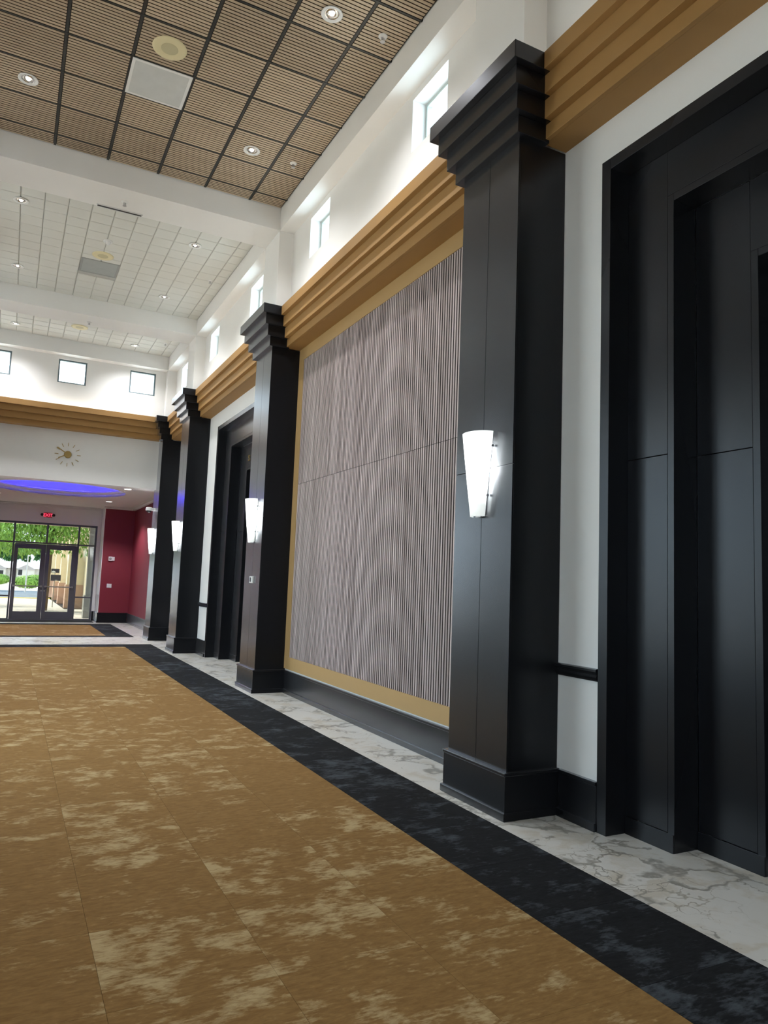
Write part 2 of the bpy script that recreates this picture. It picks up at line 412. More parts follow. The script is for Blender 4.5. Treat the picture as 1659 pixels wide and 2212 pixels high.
# slatted bays (y 4.314..8.868 and everything behind)
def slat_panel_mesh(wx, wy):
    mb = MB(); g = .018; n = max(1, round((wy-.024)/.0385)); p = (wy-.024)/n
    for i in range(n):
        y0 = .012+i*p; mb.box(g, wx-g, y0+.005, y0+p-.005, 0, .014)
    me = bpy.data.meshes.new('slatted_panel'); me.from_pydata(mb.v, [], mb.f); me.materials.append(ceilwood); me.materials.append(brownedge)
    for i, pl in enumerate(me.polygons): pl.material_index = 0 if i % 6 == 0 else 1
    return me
pm_cache = {}
def slat_bay(y0, y1, start):
    back = MB().box(mir(XP), XP, y0, y1, ZC+.022, ZC+.03)
    build('black_backing', back, blackgap, ceiling)
    ys = gridlines(start, G, y0, y1)
    bars = MB()
    for x in GX[1:-1]: build('grid_bar', B(x-.013, x+.013, y0, y1, ZC+.001, ZC+.02), tbar, ceiling)
    for y in ys[1:-1]: build('grid_bar', B(mir(XP), XP, y-.009, y+.009, ZC-.001, ZC+.018), tbar, ceiling)
    for i in range(len(GX)-1):
        for j in range(len(ys)-1):
            wx, wy = GX[i+1]-GX[i], ys[j+1]-ys[j]
            if abs(GX[i]-.656) < .02 and abs(ys[j]-6.894) < .02: continue      # return-air panel
            key = (round(wx, 3), round(wy, 3))
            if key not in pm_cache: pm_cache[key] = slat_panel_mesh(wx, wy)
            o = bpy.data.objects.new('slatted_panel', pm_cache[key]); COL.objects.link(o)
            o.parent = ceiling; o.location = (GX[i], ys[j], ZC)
slat_bay(4.314, 8.868, 5.16)
# same ceiling behind the camera, too far out of frame for single panels
mb = MB(); y = YB+.02
while y < 3.70:
    if not any(a-.03 < y < b for a, b in BEAMS): mb.box(mir(XP), XP, y, y+.029, ZC, ZC+.016)
    y += .0385
build('slat_field', mb, ceilwood, ceiling, kind='stuff')
build('black_backing', B(mir(XP), XP, YB, 3.714, ZC+.022, ZC+.03), blackgap, ceiling)

# white square-tile bays
T = .289
def tile_mesh(wx, wy):
    mb = MB(); a = .004; c = .012; t = .014
    top = [(a, a, t), (wx-a, a, t), (wx-a, wy-a, t), (a, wy-a, t)]; mid = [(x, y, .006) for x, y, _ in top]
    bot = [(c, c, 0), (wx-c, c, 0), (wx-c, wy-c, 0), (c, wy-c, 0)]
    mb.v = top+mid+bot
    mb.f = [(11, 10, 9, 8)]+[(i, (i+1) % 4, 4+(i+1) % 4, 4+i) for i in range(4)]+[(4+i, 4+(i+1) % 4, 8+(i+1) % 4, 8+i) for i in range(4)]
    return mb
tm_cache = {}
def tile_bay(y0, y1, start, skip):
    build('grid_backing', B(mir(XP), XP, y0, y1, ZC+.014, ZC+.02), gridw, ceiling)
    ys = gridlines(start, T, y0, y1); xs = gridlines(.035, T, -.543, XP)
    for i in range(len(xs)-1):
        for j in range(len(ys)-1):
            wx, wy = xs[i+1]-xs[i], ys[j+1]-ys[j]
            if wx < .03 or wy < .03: continue
            if skip(xs[i]+wx/2, ys[j]+wy/2): continue
            key = (round(wx, 3), round(wy, 3))
            if key not in tm_cache:
                mb = tile_mesh(wx, wy); me = bpy.data.meshes.new('ceiling_tile'); me.from_pydata(mb.v, [], mb.f); me.materials.append(tilem); tm_cache[key] = me
            o = bpy.data.objects.new('ceiling_tile', tm_cache[key]); COL.objects.link(o); o.parent = ceiling; o.location = (xs[i], ys[j], ZC)
    f_ = MB()
    for j in range(len(ys)-1): f_.box(mir(XP), -.55, ys[j]+.006, ys[j+1]-.006, ZC, ZC+.014)
    build('tile_field', f_, tilem, ceiling, kind='stuff')
tile_bay(9.468, 13.716, 9.44+T, lambda x, y: .614 < x < 1.192 and 11.90 < y < 12.48)
tile_bay(14.316, 16.45, 14.35+T, lambda x, y: False)

# ------------------------------------------------------------------ pilasters
def make_pilaster(loc, label, cap_end=9):
    t = thing('pilaster', label, 'pilaster', loc, 'black panelled pilasters along the right wall')
    D = XW-XS-.002; L = lambda n, mb, bev=.003: build(n, mb, black, t, local=True, bevel=bev)
    L('shaft', B(.012, D, 0, PD, 0, 4.42))
    hy = PD/2
    for (z0, z1) in ((.26, 2.2), (2.204, 4.42)):
        L('front_panel', B(0, .012, 0, hy-.0015, z0, z1), .0012); L('front_panel', B(0, .012, hy+.0015, PD, z0, z1), .0012)
    q = .024
    L('plinth', B(-q, D, -q+.002, PD+q-.002, 0, .262), .002)
    L('plinth_shoe', B(-q-.014, D, -q-.012, PD+q+.012, 0, .05), .004)
    L('plinth_cap', B(-q-.008, D, -q-.006, PD+q+.006, .262, .285), .006)
    for k, (d, z0, z1) in enumerate([(.05, 4.412, 4.53), (.10, 4.53, 4.66), (.15, 4.66, 4.787), (.20, 4.787, 4.905)]):
        L('cap_tier', B(-d, XU-XS-.001, -d, min(PD+d, cap_end), z0, z1), .003)
    return t
pls = ['nearest black pilaster, tallest in view, beside the white wall strip and dark portal',
       'black pilaster at the far end of the slatted wall, with the small thermostat',
       'third black pilaster from the camera, just past the far dark portal',
       'last black pilaster, where the gold cornice turns at the far wall, with a white camera']
pil = make_pilaster((XS, PY[0], 0), pls[0])
for y, lb in zip(PY[1:3], pls[1:3]): copy_tree(pil, (XS, y, 0), lb)
make_pilaster((XS, PY[3], 0), pls[3], YFU-.002-PY[3])      # its cap dies into the far wall

# ------------------------------------------------------------------ cornices
TIERS = [(2.985, ZK, 4.53), (2.932, 4.53, 4.66), (2.888, 4.66, 4.787), (2.84, 4.787, 4.905)]
def cornice_side(y0, y1, label, left=False, first=None):
    t = thing('cornice', label, 'cornice', (XU if not left else mir(XU), (y0+y1)/2, ZK), 'stepped gold cornices')
    ext = [.05, .10, .15, .20]
    for k, (x, z0, z1) in enumerate(TIERS):
        a, b = y0+ext[k]+.001, y1-ext[k]-.001
        if left: a, b = y0, y1
        bx = (x, XU-.001) if k else (x, XU-.001)
        if left: bx = (mir(bx[1]), mir(bx[0]))
        build('tier', B(bx[0], bx[1], a, b, z0, z1), gold, t, bevel=.003)
    sx = (XU-.001, XW-.001)
    if left: sx = (mir(sx[1]), mir(sx[0]))
    build('soffit_board', B(sx[0], sx[1], y0+.001, y1-.001, ZK, ZK+.03), gold, t)
    lx = (2.93, 2.96)
    if left: lx = (mir(lx[1]), mir(lx[0]))
    build('cove_light_strip', B(lx[0], lx[1], y0+.25, y1-.25, 4.906, 4.918), coveled, t)
    return t
cornice_side(-8.9, PY[0], 'stepped gold cornice right of the nearest black pilaster, over the white wall')
cornice_side(PY[0]+PD, PY[1], 'long stepped gold cornice above the grey slatted wall')
cornice_side(PY[1]+PD, PY[2], 'stepped gold cornice above the far dark portal')
cornice_side(PY[2]+PD, PY[3], 'short stepped gold cornice between the two farthest pilasters')
cornice_side(-8.9, 16.4, 'stepped gold cornice on the left wall outside the view', left=True)
t = thing('cornice', 'stepped gold cornice across the far wall above the clock', 'cornice', (CX, YFU, ZK), 'stepped gold cornices')
xr = [XS-.05, XS-.10, XS-.15, XS-.2]
for k, (yy, z0, z1) in enumerate([(16.63, ZK, 4.53), (16.57, 4.53, 4.66), (16.51, 4.66, 4.787), (16.45, 4.787, 4.905)]):
    build('tier', B(mir(XS), xr[k], yy, YFU-.001, z0, z1), gold, t, bevel=.003)
build('soffit_board', B(mir(XS), XS-.001, YFU-.001, YF-.001, ZK, ZK+.029), gold, t)
build('cove_light_strip', B(mir(XS)+.2, XS-.4, 16.53, 16.56, 4.906, 4.918), coveled, t)

# ------------------------------------------------------------------ slatted feature wall
y0, y1 = PY[0]+PD+.002, PY[1]-.002
t = thing('slatted_wall_panel', 'large grey-brown vertical slat wall in a gold frame between two black pilasters', 'wall panel', (XW, (y0+y1)/2, .30))
fx = 3.187
build('bottom_rail', B(fx, XW-.001, y0, y1, .301, .452), goldframe, t, bevel=.001)
build('top_rail', B(fx, XW-.001, y0, y1, 4.27, ZK-.001), goldframe, t, bevel=.001)
build('stile', B(fx, XW-.001, y1-.165, y1, .4525, 4.2695), goldframe, t, bevel=.001)
build('stile', B(fx, XW-.001, y0, y0+.165, .4525, 4.2695), goldframe, t, bevel=.001)
build('backing', B(3.2035, XW-.001, y0+.166, y1-.166, .4525, 4.2695), blackgap, t)
p = .0385; n = int((y1-y0-.332)/p); JZ = 2.63
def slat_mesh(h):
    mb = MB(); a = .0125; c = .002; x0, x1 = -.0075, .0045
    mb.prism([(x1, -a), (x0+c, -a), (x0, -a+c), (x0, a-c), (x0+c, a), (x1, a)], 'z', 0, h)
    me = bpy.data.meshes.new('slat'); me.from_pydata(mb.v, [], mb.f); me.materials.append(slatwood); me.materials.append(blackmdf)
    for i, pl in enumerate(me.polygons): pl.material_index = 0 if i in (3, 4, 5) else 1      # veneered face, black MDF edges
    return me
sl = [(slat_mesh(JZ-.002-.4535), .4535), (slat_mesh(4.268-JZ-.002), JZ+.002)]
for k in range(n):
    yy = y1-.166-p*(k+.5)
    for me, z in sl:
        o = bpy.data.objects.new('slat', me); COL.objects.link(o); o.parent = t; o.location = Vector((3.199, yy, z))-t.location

# ------------------------------------------------------------------ portals (three stepped black frames and a door recess)
def portal(yf, label):
    yn = yf-2.84
    t = thing('door_portal', label, 'door surround', (XW, yf-1.42, 0), 'stepped black door portals')
    def ring(x0, x1, d, w, top, nm, bev=.0015, zj=True):
        """n-shaped frame: jambs w wide starting d in from the outer edge, head w' high"""
        a, b = yf-d, yn+d
        tz0, tz1 = top[0], top[1]
        for (ya, yb) in ((a-w, a), (b, b+w)):
            if zj:
                build(nm, B(x0, x1, ya, yb, .10, 2.215), black, t, bevel=bev)
                build(nm, B(x0, x1, ya, yb, 2.219, tz1), black, t, bevel=bev)
            else: build(nm, B(x0, x1, ya, yb, 0, tz1), black, t, bevel=bev)
        build('head_'+nm.split('_')[-1], B(x0, x1, b+w+.0005, a-w-.0005, tz0, tz1), black, t, bevel=bev)
    # outer edge return
    ring(3.184, 3.44, .001, .075, (4.075, 4.148), 'outer_trim', zj=False)
    # level 1
    ring(3.343, 3.44, .077, .305, (3.79, 4.074), 'jamb_panel')
    ring(3.341, 3.53, .385, .045, (3.742, 3.787), 'edge_trim', zj=False)
    # level 2
    ring(3.53, 3.62, .432, .36, (3.325, 3.741), 'jamb_panel')
    ring(3.528, 3.75, .794, .045, (3.28, 3.323), 'edge_trim', zj=False)
    for x, d, w_ in ((3.333, .0765, .353), (3.52, .4305, .408)):
        for ya, yb in ((yf-d-w_, yf-d), (yn+d, yn+d+w_)): build('base_strip', B(x, x+.01, ya+.0015, yb-.0015, 0, .098), black, t, bevel=.001)
    # the doors at the back of the recess
    a, b = yf-.84, yn+.84; m = (a+b)/2
    build('closing_panel', B(3.76, 3.80, a-.0, b, 3.0, 3.3).box(3.76, 3.8, yn+.4, b, 0, 3.3).box(3.76, 3.8, a, yf-.4, 0, 3.3), black, t)
    for ya, yb, h in ((b+.003, m-.002, m-.12), (m+.002, a-.003, m+.12)):
        d = build('door_leaf', B(3.77, 3.81, ya, yb, .01, 2.99), black, t, bevel=.002)
        build('door_pull', MB().tube((3.72, h, .9), (3.72, h, 1.5), .012).tube((3.72, h, .95), (3.77, h, .95), .008).tube((3.72, h, 1.45), (3.77, h, 1.45), .008), steel, d)
    return t
portal(3.34, 'near stepped black door portal cut by the right edge of the frame')
pt2 = portal(13.04, 'far stepped black door portal between the second and third pilasters')
# building shell around the recesses
for b, a in PORT:
    trim(MB().box(3.451, 4.1, b, b+.1, 0, 4.25).box(3.451, 4.1, a-.1, a, 0, 4.25).box(3.451, 4.1, a, b, 4.15, 4.25).box(4.0, 4.1, a, b, 0, 4.15), white)
# room letter on the far portal head
cu = bpy.data.curves.new('letter', 'FONT'); cu.body = 'S'; cu.size = .15; cu.extrude = .006
tmp = bpy.data.objects.new('tmp', cu); COL.objects.link(tmp)
me = bpy.data.meshes.new_from_object(tmp.evaluated_get(bpy.context.evaluated_depsgraph_get())); bpy.data.objects.remove(tmp)
lo = bpy.data.objects.new('letter', me); me.materials.append(brass); COL.objects.link(lo)
lo.rotation_euler = (PI/2, 0, -PI/2); lo.location = (3.522, 12.13, 3.43)
tag(lo, 'small pale raised letter S on the head of the far dark portal', 'letter')

# ------------------------------------------------------------------ baseboards, chair rails
def baseboard(name, segs, axis='y', x=XW, side=-1):
    mb = MB()
    for a, b in segs:
        for (t_, z0, z1) in ((.026, 0, .262), (.038, 0, .05), (.034, .262, .285)):
            lo_, hi = (x-t_, x-.001) if side < 0 else (x+.001, x+t_)
            if axis == 'y': mb.box(lo_, hi, a, b, z0, z1)
            else: mb.box(a, b, lo_, hi, z0, z1)
    return build(name, mb, black, kind='structure', bevel=.003)
g = .04
baseboard('baseboard_right', [(3.341, PY[0]-g), (PY[0]+PD+g, PY[1]-g), (PY[1]+PD+g, 10.199), (13.041, PY[2]-g), (PY[2]+PD+g, PY[3]-g), (YB, .499)])
baseboard('baseboard_left', [(YB, 17.1)], x=mir(XW), side=1)
def rail(a, b):
    prof = [(XW-.001, .868), (XW-.016, .868), (XW-.024, .878), (XW-.030, .892), (XW-.022, .905), (XW-.034, .925), (XW-.034, .938), (XW-.02, .944), (XW-.001, .944)]
    trim(MB().prism(prof, 'y', a, b), black)
for a, b in ((3.345, PY[0]-.001), (PY[1]+PD+.001, 10.195), (13.045, PY[2]-.001), (PY[2]+PD+.001, PY[3]-.001), (YB, .495)): rail(a, b)

# ------------------------------------------------------------------ sconces
def sconce_mat():
    m = bpy.data.materials.new('lit_frosted_glass'); m.use_nodes = True; n = m.node_tree.nodes; l = m.node_tree.links
    b = n['Principled BSDF']; b.inputs['Base Color'].default_value = (.8, .82, .8, 1); b.inputs['Roughness'].default_value = .3
    tc = n.new('ShaderNodeTexCoord'); sp = n.new('ShaderNodeSeparateXYZ'); l.new(tc.outputs['Object'], sp.inputs[0])
    # the bulb behind the glass sits at local z 0.36
    s1 = n.new('ShaderNodeMath'); s1.operation = 'SUBTRACT'; s1.inputs[1].default_value = .33; l.new(sp.outputs[2], s1.inputs[0])
    a1 = n.new('ShaderNodeMath'); a1.operation = 'ABSOLUTE'; l.new(s1.outputs[0], a1.inputs[0])
    mr = n.new('ShaderNodeMapRange'); mr.interpolation_type = 'SMOOTHSTEP'; mr.inputs['From Min'].default_value = .06; mr.inputs['From Max'].default_value = .26
    mr.inputs['To Min'].default_value = SCONCE; mr.inputs['To Max'].default_value = .16; l.new(a1.outputs[0], mr.inputs[0])
    b.inputs['Emission Color'].default_value = (.94, 1, .99, 1); l.new(mr.outputs[0], b.inputs['Emission Strength'])
    return m
shade_m = sconce_mat()
def make_sconce(loc, label):
    t = thing('wall_sconce', label, 'wall lamp', loc, 'tapered white sconces on the pilasters')
    mb = MB(); nz, na = 10, 16; Hh = .565
    for side in (0, 1):
        for i in range(nz+1):
            z = Hh*i/nz; hw = .068+(.142-.068)*i/nz; dp = .055+(.118-.055)*i/nz
            for j in range(na+1):
                a = PI*j/na
                k = 1 if side == 0 else .94
                mb.v.append((-.022-dp*math.sin(a)*k, hw*math.cos(a)*k, z))
    q = na+1; S2 = (nz+1)*q
    for i in range(nz):
        for j in range(na):
            a = i*q+j; mb.f += [(a, a+1, a+1+q, a+q), (S2+a, S2+a+q, S2+a+1+q, S2+a+1)]
    for j in range(na):
        mb.f += [(j, S2+j, S2+j+1, j+1), (nz*q+j, nz*q+j+1, S2+nz*q+j+1, S2+nz*q+j)]
    for i in range(nz):
        mb.f += [(i*q, i*q+q, S2+i*q+q, S2+i*q), (i*q+na, S2+i*q+na, S2+i*q+q+na, i*q+q+na)]
    build('glass_shade', mb, shade_m, t, local=True, smooth=True)
    build('back_plate', MB().prism([(-.045, .015), (.045, .015), (.1, .55), (-.1, .55)], 'x', -.012, -.001), whiteplastic, t, local=True, bevel=.002)
    bk = MB()
    bk.box(-.03, -.012, -.03, .03, -.004, .008)
    build('bottom_catch', bk, steel, t, local=True)
    for z, hw in ((.14, .083), (.47, .126)):
        for s in (-1, 1): build('clip', MB().box(-.026, -.006, s*hw-.004, s*hw+.004, z-.008, z+.008), steel, t, local=True)
    ld = bpy.data.lights.new('bulb', 'POINT'); ld.energy = 4.0; ld.color = (.90, .95, 1); ld.shadow_soft_size = .018
    lo = bpy.data.objects.new('bulb', ld); COL.objects.link(lo); lo.parent = t; lo.location = (-.05, 0, .33)
    return t
scl = ['lit white tapered sconce on the nearest pilaster', 'lit white tapered sconce on the pilaster above the thermostat',
       'lit white tapered sconce on the third pilaster', 'lit white tapered sconce on the farthest pilaster, against the red wall']
sc = make_sconce((XS, PY[0]+.33, 1.878), scl[0])
for y, lb in zip(PY[1:], scl[1:]): copy_tree(sc, (XS, y+.33, 1.878), lb)

# the same on the left wall, turned to face the hall
for k, y in enumerate(PY[:3]):
    c = copy_tree(pil, (mir(XS), y+PD, 0), 'black pilaster on the left wall, outside the view, %s from the camera' % ['nearest', 'second', 'third'][k]); c.rotation_euler.z = PI
    c['group'] = 'black panelled pilasters along the left wall'
    c = copy_tree(sc, (mir(XS), y+.33, 1.878), 'tapered sconce on the left wall, outside the view, %s from the camera' % ['nearest', 'second', 'third'][k]); c.rotation_euler.z = PI
    c['group'] = 'tapered white sconces on the left pilasters'

# ------------------------------------------------------------------ small wall devices
t = thing('thermostat', 'small white thermostat with grey screen on the second pilaster', 'thermostat', (XS, 9.16, 1.36))
build('housing', B(XS-.028, XS-.001, 9.105, 9.215, 1.352, 1.44), whiteplastic, t, bevel=.004)
build('screen', B(XS-.031, XS-.0285, 9.135, 9.185, 1.37, 1.425), darkplastic, t)
t = thing('security_camera', 'small white dome security camera high on the last pilaster', 'camera', (XS, 16.75, 2.85))
build('bracket', MB().tube((XS-.001, 16.75, 2.87), (XS-.05, 16.75, 2.87), .035).box(XS-.14, XS-.04, 16.70, 16.80, 2.84, 2.90), whiteplastic, t, bevel=.006)
build('housing', MB().lathe([(0, .05), (.06, .045), (.075, .0), (.07, -.03), (.0, -.03)], (XS-.14, 16.75, 2.87)), whiteplastic, t, smooth=True)
build('dome', MB().lathe([(.055, -.03), (.05, -.055), (.03, -.075), (0, -.08)], (XS-.14, 16.75, 2.87)), darkplastic, t, smooth=True)

# clock: twelve markers, round hub, two hands
t = thing('wall_clock', 'large wall clock of brass hands, round hub and twelve loose hour markers', 'clock', (CX, YF, 3.913))
cc = Vector((.922, YF-.012, 3.915)); R1 = .255
build('hub', MB().lathe([(0, -.035), (.068, -.035), (.075, -.02), (.075, .011)], cc, 32, 'y'), brass, t)
def bar(ang, ra, rb, w_, th, nm, y):
    d = Vector((math.sin(ang), 0, math.cos(ang))); s_ = Vector((math.cos(ang), 0, -math.sin(ang)))
    mb = MB(); k = 0
    pts = [cc+d*ra-s_*w_, cc+d*ra+s_*w_, cc+d*rb+s_*w_, cc+d*rb-s_*w_]
    mb.v = [(p.x, y, p.z) for p in pts]+[(p.x, y+th, p.z) for p in pts]
    mb.f = [(0, 1, 2, 3), (7, 6, 5, 4), (0, 4, 5, 1), (1, 5, 6, 2), (2, 6, 7, 3), (3, 7, 4, 0)]
    return build(nm, mb, brass, t)
for k in range(12):
    if k == 10: continue
    bar(math.radians(30*k), .185, .258, .0055, .012, 'hour_marker', YF-.013)
bar(math.radians(300), .185, .258, .0055, .012, 'hour_marker', YF-.013)
bar(math.radians(302), 0, .255, .009, .006, 'minute_hand', YF-.052)
bar(math.radians(243), 0, .205, .010, .006, 'hour_hand', YF-.059)

# ------------------------------------------------------------------ ceiling fixtures
def make_downlight(loc, label, on=True):
    t = thing('recessed_downlight', label, 'downlight', loc, 'round recessed downlights in the ceiling')
    build('trim_ring', MB().lathe([(.066, .0), (.092, -.004), (.095, -.012), (.088, -.014), (.065, -.006)], (0, 0, 0), 28), whiteplastic, t, local=True, smooth=True)
    build('reflector', MB().lathe([(.066, -.006), (.060, -.0015), (.046, -.001), (.042, -.007), (.034, -.002), (0, -.001)], (0, 0, 0), 28), chrome, t, local=True, smooth=True)
    build('lamp', MB().lathe([(0, -.022), (.010, -.021), (.022, -.012), (.026, -.002)], (0, 0, 0), 16), lampem, t, local=True, smooth=True)
    ld = bpy.data.lights.new('lamp_light', 'SPOT'); ld.energy = DOWN; ld.spot_size = math.radians(125); ld.spot_blend = 1.0; ld.shadow_soft_size = .06; ld.color = (.97, .98, 1)
    lo = bpy.data.objects.new('lamp_light', ld); COL.objects.link(lo); lo.parent = t; lo.location = (0, 0, -.03)
    return t
DL = [(2.10, 5.47, 'downlight in the slatted ceiling nearest the right wall, at the top of the frame'),
      (2.09, 7.78, 'downlight in the slatted ceiling close to the beam and right wall'),
      (-.22, 7.76, 'downlight in the slatted ceiling at the left edge of the frame'),
      (-.25, 10.47, 'downlight in the white tiles at left, just past the beam'),
      (2.07, 10.55, 'downlight in the white tiles at right, just past the beam'),
      (-.27, 12.83, 'downlight in the white tiles at left, before the second beam'),
      (2.05, 12.85, 'downlight in the white tiles at right, before the second beam'),
      (-.28, 15.93, 'downlight in the farthest tile strip, at left'),
      (2.02, 16.0, 'downlight in the farthest tile strip, at right')]
d0 = make_downlight((DL[0][0], DL[0][1], ZC), DL[0][2])
for x, y, lb in DL[1:]: copy_tree(d0, (x, y, ZC), lb)
for x, y in ((-.22, 5.47), (2.1, -1.8), (-.22, -1.8)):
    copy_tree(d0, (x, y, ZC), 'recessed downlight outside the view, %s' % ('left of the nearest one in view' if y > 5 else ('behind the camera at right', 'behind the camera at left')[x < 0]))

def make_speaker(loc, label, r_=.155):
    t = thing('ceiling_speaker', label, 'speaker', loc, 'round ceiling speakers')
    build('rim', MB().lathe([(.075, -.008), (.13, -.012), (.155, -.006), (.158, 0)], (0, 0, 0), 36), cream, t, local=True, smooth=True)
    build('grille', MB().lathe([(0, -.013), (.05, -.012), (.078, -.009)], (0, 0, 0), 36), creamg, t, local=True, smooth=True)
    return t
sp0 = make_speaker((.945, 6.61, ZC-.001), 'large cream round speaker in the slatted ceiling')
copy_tree(sp0, (.905, 11.68, ZC-.001), 'cream round speaker in the white tile ceiling beside the grey vent')
copy_tree(sp0, (.87, 15.43, ZC-.001), 'cream round speaker in the farthest tile strip')
def vent(x0, x1, y0, y1, label, m):
    t = thing('return_air_vent', label, 'ceiling vent', ((x0+x1)/2, (y0+y1)/2, ZC))
    fr = MB(); a = .03
    fr.box(x0, x1, y0, y0+a, ZC-.006, ZC+.012).box(x0, x1, y1-a, y1, ZC-.006, ZC+.012).box(x0, x0+a, y0+a, y1-a, ZC-.006, ZC+.012).box(x1-a, x1, y0+a, y1-a, ZC-.006, ZC+.012)
    build('frame', fr, m, t, bevel=.002)
    build('perforated_face', B(x0+a, x1-a, y0+a, y1-a, ZC-.003, ZC+.01), mat('perforated_'+m.name, (196, 198, 196) if m is whiteplastic else (160, 164, 162), .7, noise=(7, .10), bump=(600, .5)), t)
vent(.66, 1.228, 6.90, 7.466, 'square white perforated return-air vent in the slatted ceiling', whiteplastic)
vent(.618, 1.188, 11.905, 12.475, 'square grey return-air vent in the white tile ceiling', greygrille)
t = thing('linear_diffuser', 'dark slot air diffuser along the far edge of the beam soffit', 'air diffuser', (.89, 9.44, ZS))
build('frame', MB().box(.62, 1.15, 9.40, 9.408, ZS-.012, ZS-.001).box(.62, 1.15, 9.452, 9.46, ZS-.012, ZS-.001).box(.608, .62, 9.40, 9.46, ZS-.012, ZS-.001).box(1.15, 1.162, 9.40, 9.46, ZS-.012, ZS-.001), whiteplastic, t)
build('slot', B(.62, 1.15, 9.408, 9.452, ZS-.006, ZS-.001), darkplastic, t)
def make_sprinkler(loc, label):
    t = thing('sprinkler_head', label, 'sprinkler', loc, 'small sprinkler heads on the ceiling')
    build('escutcheon', MB().lathe([(0, -.012), (.02, -.012), (.04, -.004), (.042, 0)], (0, 0, 0), 20), whiteplastic, t, local=True, smooth=True)
    build('frame', MB().tube((-.012, 0, -.01), (-.012, 0, -.05), .003).tube((.012, 0, -.01), (.012, 0, -.05), .003).tube((0, 0, -.01), (0, 0, -.045), .005), steel, t, local=True)
    build('deflector', MB().lathe([(0, -.053), (.024, -.052), (.024, -.05), (0, -.05)], (0, 0, 0), 12), steel, t, local=True)
    return t
s0 = make_sprinkler((2.605, 5.487, ZC), 'sprinkler head at the top edge, in the slatted ceiling by the right bulkhead')
for x, y, z, lb in ((2.6, 7.79, ZC, 'sprinkler head in the slatted ceiling by the right bulkhead, nearer the beam'),
                    (2.58, 11.71, ZC, 'sprinkler head in the white tiles by the right bulkhead'),
                    (2.56, 15.49, ZC, 'sprinkler head in the farthest tile strip, near the right corner'),
                    (.914, 9.19, ZS, 'sprinkler head under the middle of the first beam'),
                    (.95, 14.1, ZS, 'sprinkler head under the middle of the second beam')): copy_tree(s0, (x, y, z), lb)
t = thing('smoke_detector', 'small white round smoke detector in the white tiles above the cream speaker', 'smoke detector', (.916, 11.12, ZC))
build('base', MB().lathe([(0, -.012), (.065, -.012), (.068, 0)], (.916, 11.12, ZC), 24), whiteplastic, t, smooth=True)
build('sensor', MB().lathe([(0, -.045), (.03, -.043), (.042, -.02), (.045, -.012)], (.916, 11.12, ZC), 24), whiteplastic, t, smooth=True)

# ------------------------------------------------------------------ carpets
TP = .575
tile_cache = {}
def carpet(name, label, x_in, x_out, y0, y1, yend_in, near_b, start_x, start_y):
    """gold field with charcoal border; every carpet tile is its own piece"""
    t = thing(name, label, 'carpet', (CX, (y0+y1)/2, 0))
    xi0, xo0 = mir(x_in), mir(x_out)
    build('backing', B(xo0+.002, x_out-.002, y0+.002, y1-.002, 0, .003), brownedge, t)
    def put(x0, x1, a, b, m):
        key = (round(x1-x0, 3), round(b-a, 3), m.name)
        if key not in tile_cache:
            g_ = .0006; mb = B(g_-(x1-x0)/2, (x1-x0)/2-g_, g_-(b-a)/2, (b-a)/2-g_, 0, .006)
            me = bpy.data.meshes.new('carpet_tile'); me.from_pydata(mb.v, [], mb.f); me.materials.append(m); tile_cache[key] = me
        o = bpy.data.objects.new('carpet_tile', tile_cache[key]); COL.objects.link(o); o.parent = t
        o.location = Vector(((x0+x1)/2, (a+b)/2, .0005))-t.location
    gx = gridlines(start_x, TP, xi0, x_in)
    ry = gridlines(start_y, TP, near_b, yend_in)
    for i in range(len(gx)-1):
        for j in range(len(ry)-1):
            if gx[i+1]-gx[i] > .02 and ry[j+1]-ry[j] > .02: put(gx[i], gx[i+1], ry[j], ry[j+1], carpet_gold)
    by = gridlines(start_y, TP, y0, y1)
    for j in range(len(by)-1):
        if by[j+1]-by[j] > .02:
            put(x_in, x_out, by[j], by[j+1], carpet_black); put(xo0, xi0, by[j], by[j+1], carpet_black)
    for i in range(len(gx)-1):
        if near_b > y0+.01: put(gx[i], gx[i+1], y0, near_b, carpet_black)
        put(gx[i], gx[i+1], yend_in, y1, carpet_black)
    return t
carpet('carpet', 'long gold patchy tile carpet with charcoal border filling the foreground', 2.112, 2.685, -.30, 15.50, 14.95, -.30, 2.112, 3.145-TP*6)
carpet('carpet', 'smaller gold carpet with charcoal border before the entrance doors', 2.06, 2.63, 17.35, 21.75, 21.25, 17.63, 2.06, 17.63)
t = build('floor_mat', B(-.42, 2.26, 22.42, 23.16, .0005, .012), mat('ribbed_black_mat', (20, 20, 22), .9, noise=(60, .3)), bevel=.003)
tag(t, 'black walk-off mat in front of the entrance doors', 'mat')

# ------------------------------------------------------------------ vestibule
ZV = 3.337; VX = 3.18
build('wall_right', MB().box(VX, 3.45, 17.13, 22.4, 0, ZV+.6), burgundy, kind='structure')
build('wall_left', MB().box(mir(3.45), mir(VX), 17.13, 22.4, 0, ZV+.6), burgundy, kind='structure')
build('wall_right', B(2.36, 3.45, 22.4, 22.45, 0, ZV+.6), burgundy, kind='structure')
build('wall_left', B(mir(3.45), mir(2.36), 22.4, 22.45, 0, ZV+.6), burgundy, kind='structure')
build('wall_right', B(2.36, 2.5, 22.45, YV+.12, 0, ZV+.6), white, kind='structure')
build('wall_left', B(mir(2.5), mir(2.36), 22.45, YV+.12, 0, ZV+.6), white, kind='structure')
mb = MB().box(mir(2.36), 2.36, YV, YV+.12, 2.81, ZV+.6).box(2.262, 2.36, YV, YV+.12, 0, 2.81).box(mir(2.36), mir(2.262), YV, YV+.12, 0, 2.81)
build('wall_far', mb, white, kind='structure')
